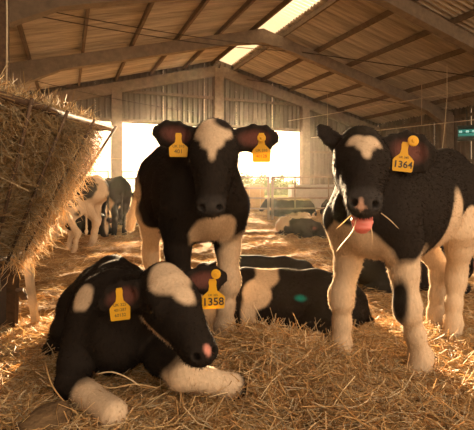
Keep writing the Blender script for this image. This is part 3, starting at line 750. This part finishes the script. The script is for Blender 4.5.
for t in (.2, .42):
    mb = MB(); mb.tube([rack_top(Y1) * (1 - t) + bot(Y1) * t, bot(Y1) + LOFF * (1 - t)], .008, 6); rpart(mb, 'end_bar', M['dark_steel'], True)
gx = lambda q: (q[0], q[1], gz(q[0], q[1]) - .02)
mb = MB(); b = bot(Y1); mb.beam(b + np.array((.0, .0, .0)), gx((-1.125, 2.36)), .035, .022, (0, 1, 0)); rpart(mb, 'leg', M['lit_steel'])['label'] = 'leg coloured pale as if sunlit'
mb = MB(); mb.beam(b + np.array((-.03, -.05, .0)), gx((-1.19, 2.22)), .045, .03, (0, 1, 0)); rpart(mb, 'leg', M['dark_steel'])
mb = MB(); mb.beam(b + np.array((-.02, -.02, -.17)), (-1.11, 2.20, .20), .03, .014, (0, 0, 1)); rpart(mb, 'brace', M['dark_steel'])
mb = MB(); mb.beam((-1.155, 2.19, .21), (-1.95, 2.0, .21), .03, .50); rpart(mb, 'shade_board', M['dark_board'])  # dark board added to stand for the shade under the rack

# ---------------------------------------------------------------- straw and hay
PAL = np.array([(.80, .54, .25), (.70, .44, .19), (.88, .68, .40), (.52, .31, .13), (.84, .60, .30), (.90, .76, .52)])
def strands(p, d, ln, wid, bend, m=4, sides=3, seed=1, cols=None, gain=1.0):
    """straws through points p along unit d; bend is the sideways sag"""
    n = len(p); r = np.random.default_rng(seed)
    sd = np.cross(d, r.normal(size=(n, 3))); sd /= np.linalg.norm(sd, axis=1)[:, None]; up = np.cross(d, sd)
    t = np.linspace(-.5, .5, m)
    C = p[:, None] + d[:, None] * (t[None, :, None] * ln[:, None, None]) + (sd * bend[:, None])[:, None] * ((t ** 2 * 4)[None, :, None]) * ln[:, None, None] + (up * (bend * .6)[:, None])[:, None] * ((t ** 3 * 8)[None, :, None]) * ln[:, None, None]
    a = np.arange(sides) * 2 * math.pi / sides
    O = sd[:, None] * np.cos(a)[None, :, None] + up[:, None] * (np.sin(a) * .6)[None, :, None]
    tp = np.interp(t, (-.5, .2, .5), (1, .9, .45))
    V = C[:, :, None] + O[:, None] * (wid[:, None, None, None] * tp[None, :, None, None])
    V = V.reshape(-1, 3); b = np.arange(n)[:, None] * (m * sides)
    q = []
    for i in range(m - 1):
        for k in range(sides):
            q.append([i * sides + k, i * sides + (k + 1) % sides, (i + 1) * sides + (k + 1) % sides, (i + 1) * sides + k])
    F = (b[:, :, None] + np.array(q)[None]).reshape(-1, 4)
    ci = r.integers(0, len(PAL), n) if cols is None else cols
    C_ = PAL[ci] * (r.uniform(.65, 1.2, n)[:, None]) * gain
    return V, F, np.repeat(C_, m * sides, 0)
def unit(a): return a / np.linalg.norm(a, axis=-1)[..., None]
def lay_straw(n, ylo, yhi, lmin, lmax, wid, tilt, lift, seed, power=1.0, keep=None, m=4, sides=3):
    r = np.random.default_rng(seed)
    y = ylo + (yhi - ylo) * r.random(n) ** power; x = (r.random(n) * 2 - 1) * (y * .62 + .25)
    w = ((x - BO[0]) * BR[0] + (y - BO[1]) * BR[1] > LW + .35) & ((x - BO[0]) * BX[0] + (y - BO[1]) * BX[1] < -.3); x, y = x[w], y[w]; n = len(x)
    if keep is not None:
        w = keep(x, y, r); x, y = x[w], y[w]; n = len(x)
    ang = r.random(n) * 2 * math.pi; tl = np.abs(r.normal(size=n)) * tilt * np.where(r.random(n) < .5, -1, 1)
    d = np.stack([np.cos(ang) * np.cos(tl), np.sin(ang) * np.cos(tl), np.sin(tl)], 1)
    ln = lmin + (lmax - lmin) * r.random(n) ** 1.6
    z = ground_z(x, y) + lift * r.random(n) ** 1.5 + .004
    p = np.stack([x, y, z], 1)
    return strands(p, d, ln, wid * r.uniform(.6, 1.3, n), r.normal(size=n) * .13, m, sides, seed)
def join_build(name, items, mat):
    Vs, Fs, Cs, k = [], [], [], 0
    for V, F, C in items: Vs.append(V); Fs.append(F + k); Cs.append(C); k += len(V)
    me = np_mesh(name, np.concatenate(Vs), np.concatenate(Fs), True); set_col(me, np.concatenate(Cs)); return link(name, me, mat=mat)
def heap(x, y, r): return r.random(len(x)) < np.exp(-((x - .18) / .42) ** 2 - ((y - 1.62) / .28) ** 2)
def patch(x, y, r):
    q = noise3(np.stack([x, y * 1.3, x * 0], 1), .8, 41, 3); return r.random(len(x)) < np.clip(.45 + q * 1.1, .05, 1)
bed = join_build('straw_bedding', [
    lay_straw(46000, .80, 2.5, .05, .20, .0020, .22, .045, 101),
    lay_straw(26000, 1.0, 2.3, .06, .22, .0020, .45, .07, 102, 1.0, heap),
    lay_straw(26000, 2.4, 6.0, .05, .18, .0022, .25, .03, 103, 1.2, patch, 3),
    lay_straw(14000, 5.5, 13., .06, .20, .0035, .25, .03, 104, 1.2, patch, 3)], M['straw'])
tag(bed, 'loose golden straw bedding spread over the barn floor', 'straw', kind='stuff')

def hay_pile():
    r = np.random.default_rng(55); items = []
    # core: lofted section, bulging through the bars and heaped over the rails
    ny_, nt_ = 26, 30; V = []
    yy = np.linspace(Y0 - .1, Y1 - .10, ny_)
    for y in yy:
        T = rack_top(y); Bm = bot(y); Lt = Bm + LOFF
        e = min(1, (Y1 - .07 - y) / .28 + .35)                                     # rounds off at the far end
        ctl = [Bm + np.array((0, 0, .03)), Bm * .75 + T * .25, Bm * .5 + T * .5, Bm * .25 + T * .75, T + np.array((-.01, 0, .0)), T * .8 + Lt * .2 + np.array((0, 0, .035 * e)), T * .5 + Lt * .5 + np.array((0, 0, .08 * e)), T * .2 + Lt * .8 + np.array((0, 0, .07)), Lt, Lt * .5 + Bm * .5]
        ctl = np.array(ctl + [ctl[0]]); tt = np.linspace(0, len(ctl) - 1, nt_ + 1)[:-1]
        V.append(np.stack([np.interp(tt, np.arange(len(ctl)), ctl[:, k]) for k in range(3)], 1))
    V = np.array(V); Vf = V.reshape(-1, 3); c = Vf.mean(0)
    nn = noise3(Vf, 5.0, 77, 3); cen = V.mean(1, keepdims=True); out = unit(V - cen).reshape(-1, 3)
    Vf = Vf + out * (nn * .018 - .012)[:, None]
    I = np.arange(ny_ * nt_).reshape(ny_, nt_); F = np.stack([I[:-1], np.roll(I, -1, 1)[:-1], np.roll(I, -1, 1)[1:], I[1:]], -1).reshape(-1, 4)
    ce = len(Vf); Vf = np.concatenate([Vf, Vf[-nt_:].mean(0)[None] + np.array([[0, .03, 0]])])
    cap = np.array([[I[-1, k], I[-1, (k + 1) % nt_], ce, ce] for k in range(nt_)])
    capq = cap[:, [0, 1, 2, 2]]
    items.append((Vf, np.concatenate([F, np.array([[I[-1, k], I[-1, (k + 1) % nt_], I[-1, (k + 2) % nt_], ce] for k in range(0, nt_, 2)])]), np.tile(np.array((.13, .075, .035)), (len(Vf), 1))))
    # strands over the surface
    n = 20000; i = r.integers(0, ny_ - 1, n); j = r.integers(0, int(nt_ * .82), n); fu, fv = r.random(n)[:, None], r.random(n)[:, None]
    G = Vf[:-1].reshape(ny_, nt_, 3)
    p = G[i, j] * (1 - fu) * (1 - fv) + G[i + 1, j] * fu * (1 - fv) + G[i, (j + 1) % nt_] * (1 - fu) * fv + G[i + 1, (j + 1) % nt_] * fu * fv
    o = unit(p - np.repeat(cen[:, 0], 1, 0)[i]); o[:, 1] = 0; o = unit(o)
    d = unit(np.array((.12, 1.0, -.05))[None] * r.choice([-1, 1], n)[:, None] * 1.0 + r.normal(size=(n, 3)) * .55); d = unit(d - o * (np.sum(d * o, 1) * .75)[:, None])
    items.append(strands(p + o * (r.random(n)[:, None] * .016), d, r.uniform(.05, .20, n), r.uniform(.0011, .0022, n), r.normal(size=n) * .2, 4, 3, 56, gain=.50))
    # far end and top fringe, sticking out
    n = 5000; j = r.integers(2, int(nt_ * .8), n); k = r.integers(ny_ - 4, ny_, n); p = G[k, j] * (.75 + .25 * r.random(n)[:, None]) + G[k, j].mean(0)[None] * 0 + (cen[k, 0] - 0) * 0
    p = G[k, j] + (cen[k, 0] - G[k, j]) * (r.random(n)[:, None] ** 2 * .9)
    d = unit(np.stack([r.normal(size=n) * .5, .5 + r.normal(size=n) * .5, r.normal(size=n) * .5 - .1], 1))
    items.append(strands(p + d * .02, d, r.uniform(.05, .14, n), r.uniform(.0011, .002, n), r.normal(size=n) * .25, 4, 3, 57))
    n = 2600; i = r.integers(0, ny_, n); j = r.integers(int(nt_ * .36), int(nt_ * .70), n); p = G[i, j]
    d = unit(np.stack([r.normal(size=n) * .8, r.normal(size=n) * .8, .35 + np.abs(r.normal(size=n)) * .5], 1))
    items.append(strands(p + d * .015, d, r.uniform(.04, .11, n), r.uniform(.0011, .002, n), r.normal(size=n) * .25, 4, 3, 58))
    # wisps hanging out along the lower edge and the far end
    n = 1500; t = r.random(n); e = r.random(n) ** 2
    p = np.array([rack_top(Y1 - .06 - .25 * b_) * (.88 - a_ * .9) + bot(Y1 - .06 - .25 * b_) * (.12 + a_ * .9) for a_, b_ in zip(t, e)]) + r.normal(size=(n, 3)) * .02
    d = unit(np.stack([.25 + r.normal(size=n) * .4, r.normal(size=n) * .5, -.9 + r.normal(size=n) * .4], 1))
    items.append(strands(p + d * .03, d, r.uniform(.06, .16, n), r.uniform(.0011, .002, n), r.normal(size=n) * .3, 4, 3, 59))
    o = join_build('hay', items, M['hay']); tag(o, 'brown hay heaped in the rusty rack, wisps sticking out', 'hay', kind='stuff'); return o
hay_pile()

def stalk(pts, r, label, col=5, group=None):
    """one straw, bent through points"""
    mb = MB(); q = [Vector(p) for p in pts]; out = []
    for i in range(len(q) - 1):
        for k in range(4):
            t = k / 4; a = q[max(i - 1, 0)]; b, c = q[i], q[i + 1]; d = q[min(i + 2, len(q) - 1)]
            out.append(.5 * ((2 * b) + (c - a) * t + (2 * a - 5 * b + 4 * c - d) * t * t + (3 * b - a - 3 * c + d) * t ** 3))
    out.append(q[-1]); mb.tube(out, [r] * (len(out) - 3) + [r * .8, r * .6, r * .3], 5)
    o = mb.build('straw_stalk', M['straw'], None, True, tuple(q[0])); set_col(o.data, np.tile(PAL[col] * 1.0, (len(mb.V), 1)))
    tag(o, label, 'straw', group)
g = 'straws hanging from the mouth of the calf tagged 1364'
stalk([P(351, 215, 1.33), P(345, 221, 1.32), P(336, 229, 1.31)], .0016, 'short pale straw poking out left from the mouth beside the pink tongue', 5, g)
stalk([P(356, 220, 1.32), P(352, 232, 1.31), P(343, 243, 1.31), P(336, 252, 1.32)], .0016, 'long pale straw hanging down left below the pink tongue', 5, g)
stalk([P(369, 222, 1.32), P(372, 232, 1.31), P(372, 245, 1.32)], .0015, 'pale straw hanging straight down right of the pink tongue', 5, g)
stalk([P(381, 213, 1.33), P(390, 220, 1.32), P(399, 229, 1.31)], .0015, 'thin pale straw poking out right from the mouth of the calf tagged 1364', 5, g)
g2 = 'long straws arching before the calf tagged 1358'
stalk([P(97, 374, 1.40), P(112, 372, 1.37), P(128, 378, 1.35), P(140, 386, 1.33)], .0024, 'pale straw arching against the black chest of the calf tagged 1358, upper of two', 5, g2)
stalk([P(98, 384, 1.38), P(112, 388, 1.36), P(134, 384, 1.34), P(158, 388, 1.31)], .0022, 'pale straw lying across the black chest of the calf tagged 1358, lower of two', 2, g2)
stalk([P(45, 362, 1.50), P(52, 385, 1.36), P(70, 408, 1.28), P(88, 420, 1.24)], .0024, 'long tan straw leaning across the bedding left of the white foreleg', 4)

# brown clod in the corner
cl = Field(); c0 = P(42, 424, 1.22); c0.z = gz(c0.x, c0.y) + .028
cl.seg(c0 + Vector((-.015, -.03, 0)), c0 + Vector((.01, .05, .0)), (.055, .05), (.052, .045), (1, 0, 0)); cl.seg(c0 + Vector((.03, .0, -.01)), c0 + Vector((.02, .04, .01)), .04, .04, k=.04)
cv, cf = cl.mesh(.008); cv += noise3(cv, 14, 91, 3)[:, None] * .006 * unit(cv - np.array(c0))
o = link('manure_clod', np_mesh('manure_clod', cv - np.array(c0), cf, True), None, tuple(c0), M['clod']); tag(o, 'rounded brown clod of matted bedding in the bottom left corner', 'clod')

# ---------------------------------------------------------------- dusty air of the barn
def haze():
    m, nt, out = new_mat('dusty_air'); v = N(nt, 'ShaderNodeVolumeScatter'); v.inputs['Color'].default_value = (1, .9, .76, 1)
    v.inputs['Density'].default_value = .0008; v.inputs['Anisotropy'].default_value = .86; nt.links.new(v.outputs[0], out.inputs['Volume'])
    V = [B(s, v_, z) for z in (-.6, 6.3) for s, v_ in ((LW - .3, VB), (RW + .3, VB), (RW + .3, 1.0), (LW - .3, 1.0))]
    o = link('dusty_air', py_mesh('dusty_air', V, [(0, 3, 2, 1), (4, 5, 6, 7), (0, 1, 5, 4), (1, 2, 6, 5), (2, 3, 7, 6), (3, 0, 4, 7)]), None, mat=m)
    tag(o, 'thin sunlit dust hanging in the air of the barn', 'haze', kind='stuff')
haze()

# ---------------------------------------------------------------- gates, yard beyond
def gate(p0, p1, posts, rails, label, post_r=.03, rail_r=.02, group=None):
    p0, p1 = Vector(p0), Vector(p1); root = empty('gate', (p0.x, p0.y, 0)); tag(root, label, 'gate', group); o0 = Vector(root.location)
    zt, zb = max(rails) + .02, min(rails)
    for t in posts:
        q = p0.lerp(p1, t) - o0; mb = MB(); mb.tube([(q.x, q.y, -.08 if t in (posts[0], posts[-1]) else zb), (q.x, q.y, zt)], post_r if t in (posts[0], posts[-1]) else rail_r * .9, 8); mb_o = link('post', py_mesh('post', mb.V, mb.F, True), root, mat=M['steel'])
    for z in rails:
        mb = MB(); a, b = p0 - o0, p1 - o0; mb.tube([(a.x, a.y, z), (b.x, b.y, z)], rail_r, 8); link('rail', py_mesh('rail', mb.V, mb.F, True), root, mat=M['steel'])
ga, gb = P(272.5, 200, 10.0), P(392, 200, 10.6)
gate(ga, gb, (0, .18, .455, .73, 1), (.965, .70, .46, .21), 'pale tubular steel gate before the two lying calves')
ga, gb = P(136, 200, 11.2), P(268.5, 200, 10.0)
gate(ga, gb, (0, .33, .66, 1), (.965, .70, .46, .21), 'pale tubular steel gate partly hidden behind the middle calf')
p0, p1 = B(-7.2, .5), B(-4.45, .5)
gate(p0, p1, (0, .5, 1), (1.30, 1.02, .72, .42), 'tubular steel gate across the opening left of the column')
p0, p1 = B(-3.9, .6), B(-1.7, .6)
gate(p0, p1, (0, .5, 1), (1.30, 1.02, .72, .42), 'tubular steel gate across the opening right of the column')

def bale(c, d, rz, label, mat, name, cat):
    mb = MB(); mb.box((0, 0, d[2] / 2), d, rz, .05); o = mb.build(name, mat, None, False); o.location = c; tag(o, label, cat); return o
b1 = P(252.5, 205, 15.4)
o = bale((b1.x, b1.y, -.06), (.72, .7, .84), .2, 'square brown straw bale standing beyond the gate', M['bale'], 'straw_bale', 'bale')
for dx in (-.2, .2):
    mb = MB(); q = Matrix.Rotation(.2, 3, 'Z'); ring = [(dx, -.355, -.0), (dx, -.355, .845), (dx, .355, .845), (dx, .355, 0)]
    mb.tube([q @ Vector(v) for v in ring], .008, 5); link('twine', py_mesh('twine', mb.V, mb.F, True), o, mat=M['rope'])
t0 = P(312, 196, 14.2)
tr = empty('water_trough', (t0.x, t0.y, -.06)); tag(tr, 'pale grey concrete trough beyond the gate at the end wall', 'trough')
for nm, c, d in (('side', (0, -.34, .42), (1.5, .07, .84)), ('side', (0, .34, .42), (1.5, .07, .84)), ('end_wall', (-.715, 0, .42), (.07, .61, .84)), ('end_wall', (.715, 0, .42), (.07, .61, .84)), ('bottom', (0, 0, .1), (1.36, .61, .1))):
    mb = MB(); mb.box(c, d, 0, .012); link(nm, py_mesh(nm, mb.V, mb.F), tr, mat=M['trough'])
tr.rotation_euler = (0, 0, .05)
def bush(c, r, hgt, seed, label, n=1500, lf=.10, group='bushes along the field'):
    rr = np.random.default_rng(seed); root = empty('bush', c); tag(root, label, 'bush', group)
    d = unit(rr.normal(size=(n, 3))); d[:, 2] = np.abs(d[:, 2]); rad = rr.random(n) ** .4
    lump = 1 + .25 * noise3(d, .6, seed, 2)
    p = d * (rad * lump)[:, None] * np.array((r, r * .8, hgt)); nr = unit(d + rr.normal(size=(n, 3)) * .6)
    a = unit(np.cross(nr, rr.normal(size=(n, 3)))) * lf; b = np.cross(nr, a) * .55
    V = np.stack([p - a, p - b, p + a, p + b], 1).reshape(-1, 3); F = np.arange(n * 4).reshape(n, 4)
    me = np_mesh('foliage', V, F, True); cc = np.array((.16, .19, .06)) * rr.uniform(.6, 1.3, n)[:, None]; set_col(me, np.repeat(cc, 4, 0))
    f = link('foliage', me, root, mat=M['leaf']); f['kind'] = 'stuff'
    mb = MB(); mb.tube([(0, 0, -.1), (.03, 0, hgt * .5), (.0, .05, hgt * .8)], [.07, .05, .02], 6); link('stem', py_mesh('stem', mb.V, mb.F, True), root, mat=M['purlin'])
for i, (px, hh, nm) in enumerate(((246, 1.7, 'low green bush in the field above the straw bale'), (262, 1.5, 'green bush in the field left of the gate post'), (277, 1.55, 'green bush in the field just right of the gate post'), (290, 1.4, 'green bush in the field above the left end of the trough'))):
    q = P(px, 184, 30 + i * 1.3); bush((q.x, q.y, -.06), .85, hh, 200 + i, nm)

# ---------------------------------------------------------------- post, ropes, cables, lamp
mb = MB(); q = P(3.5, 184, 3.3); zt = 4.14
mb.box((0, 0, zt / 2 - .05), (.075, .075, zt + .1), BA); pr = empty('steel_post', (q.x, q.y, 0)); tag(pr, 'dark steel post rising at the left edge behind the hay', 'post')
link('shaft', py_mesh('shaft', mb.V, mb.F), pr, mat=M['dark_steel'])
mb = MB(); mb.box((.0, .0, zt), (.2, .2, .02), BA); link('head_plate', py_mesh('head_plate', mb.V, mb.F), pr, mat=M['dark_steel'])
def line(name, pts, r, mat, label, cat, group=None):
    mb = MB(); mb.tube(pts, r, 6); q = Vector(pts[0]); o = mb.build(name, mat, None, True, tuple(q)); tag(o, label, cat, group); return o
q0 = P(6.5, -40, 3.2); q1 = P(6.5, 100, 3.2)
line('cord', [q0, q0.lerp(q1, .5) + Vector((.004, 0, 0)), q1], .006, M['rope'], 'pale cord hanging down along the dark post at left', 'cord')
def sag(a, b, s, n=14):
    a, b = Vector(a), Vector(b); return [a.lerp(b, i / n) - Vector((0, 0, s * 4 * (i / n) * (1 - i / n))) for i in range(n + 1)]
line('cable', sag(B(-7.2, -8.7, 3.95), B(1.0, -4.3, 5.45), .12), .012, M['cable'], 'dark cable strung under the left roof slope, upper of two', 'cable', 'cables under the roof')
line('cable', sag(B(-7.2, -8.7, 3.82), B(1.0, -4.3, 5.33), .14), .012, M['cable'], 'dark cable strung under the left roof slope, lower of two', 'cable', 'cables under the roof')
line('cable', sag(B(-7.2, -4.2, 3.7), B(-1.2, -.4, 3.75), .10), .010, M['cable'], 'dark cable sagging before the end wall under the left rafter', 'cable', 'cables under the roof')
line('brace_rod', [B(1.2, -4.3, 5.35), B(7.9, -8.6, 3.75)], .016, M['cable'], 'dark brace rod running under the right roof slope', 'rod')
line('brace_rod', [B(7.9, -4.5, 3.75), B(1.2, -.3, 5.3)], .014, M['cable'], 'dark brace rod crossing the far right roof bay', 'rod')
line('pipe', [B(3.2, -.35, 3.62), B(6.2, -9.3, 3.72)], .011, M['pipe'], 'pale water pipe hung level under the right roof slope, upper of two', 'pipe', 'pipes hung under the right roof')
line('pipe', [B(4.4, -.35, 2.92), B(7.5, -9.4, 2.95)], .014, M['pipe'], 'pale water pipe hung level under the right roof slope, lower of two', 'pipe', 'pipes hung under the right roof')
a = B(4.7, -1.2, 2.93); line('hanger_wire', [a, (a.x, a.y, roof_z(4.7) + .02)], .008, M['pipe'], 'thin hanger wire of the lower pipe near the end wall', 'wire', 'pipe hangers')
a = B(6.05, -5.2, 2.94); line('hanger_wire', [a, (a.x, a.y, roof_z(6.05) + .02)], .008, M['pipe'], 'thin hanger wire of the lower pipe near the right column', 'wire', 'pipe hangers')
a = P(447, 97, 12.0); b = P(440, 168, 12.0); line('rope', [a + Vector((0, 0, .9)), a, a.lerp(b, .5) + Vector((.02, 0, 0)), b, b - Vector((0, 0, 1.3))], .009, M['rope'], 'slack rope hanging before the right column', 'rope')
lq = P(467.5, 133, 15.3); lamp = empty('insect_lamp', tuple(lq)); tag(lamp, 'dark lamp with teal glowing tubes beside the right column', 'lamp'); lamp.rotation_euler = (0, 0, math.radians(-24))
mb = MB(); mb.box((0, .10, .24), (.66, .22, .10), 0, .02); link('top_case', py_mesh('top_case', mb.V, mb.F), lamp, mat=M['lamp_case'])
mb = MB(); mb.box((0, .18, 0), (.62, .04, .42), 0, .01); link('back_panel', py_mesh('back_panel', mb.V, mb.F), lamp, mat=M['lamp_case'])
mb = MB(); mb.box((0, .10, -.24), (.66, .22, .07), 0, .02); link('tray', py_mesh('tray', mb.V, mb.F), lamp, mat=M['lamp_case'])
for z in (.09, -.05):
    mb = MB(); mb.tube([(-.29, .10, z), (.29, .10, z)], .055, 10); link('tube', py_mesh('tube', mb.V, mb.F, True), lamp, mat=M['lamp_tube'])
for x in (-.22, .0, .2):
    mb = MB(); mb.tube([(x - .05, .045, .06), (x + .05, .045, .06)], .04, 8); link('bright_tube', py_mesh('bright_tube', mb.V, mb.F, True), lamp, mat=M['lamp_spot'])
mb = MB(); mb.beam((0, .12, .28), (0, .35, .9), .03, .03, (1, 0, 0)); link('bracket', py_mesh('bracket', mb.V, mb.F), lamp, mat=M['lamp_case'])
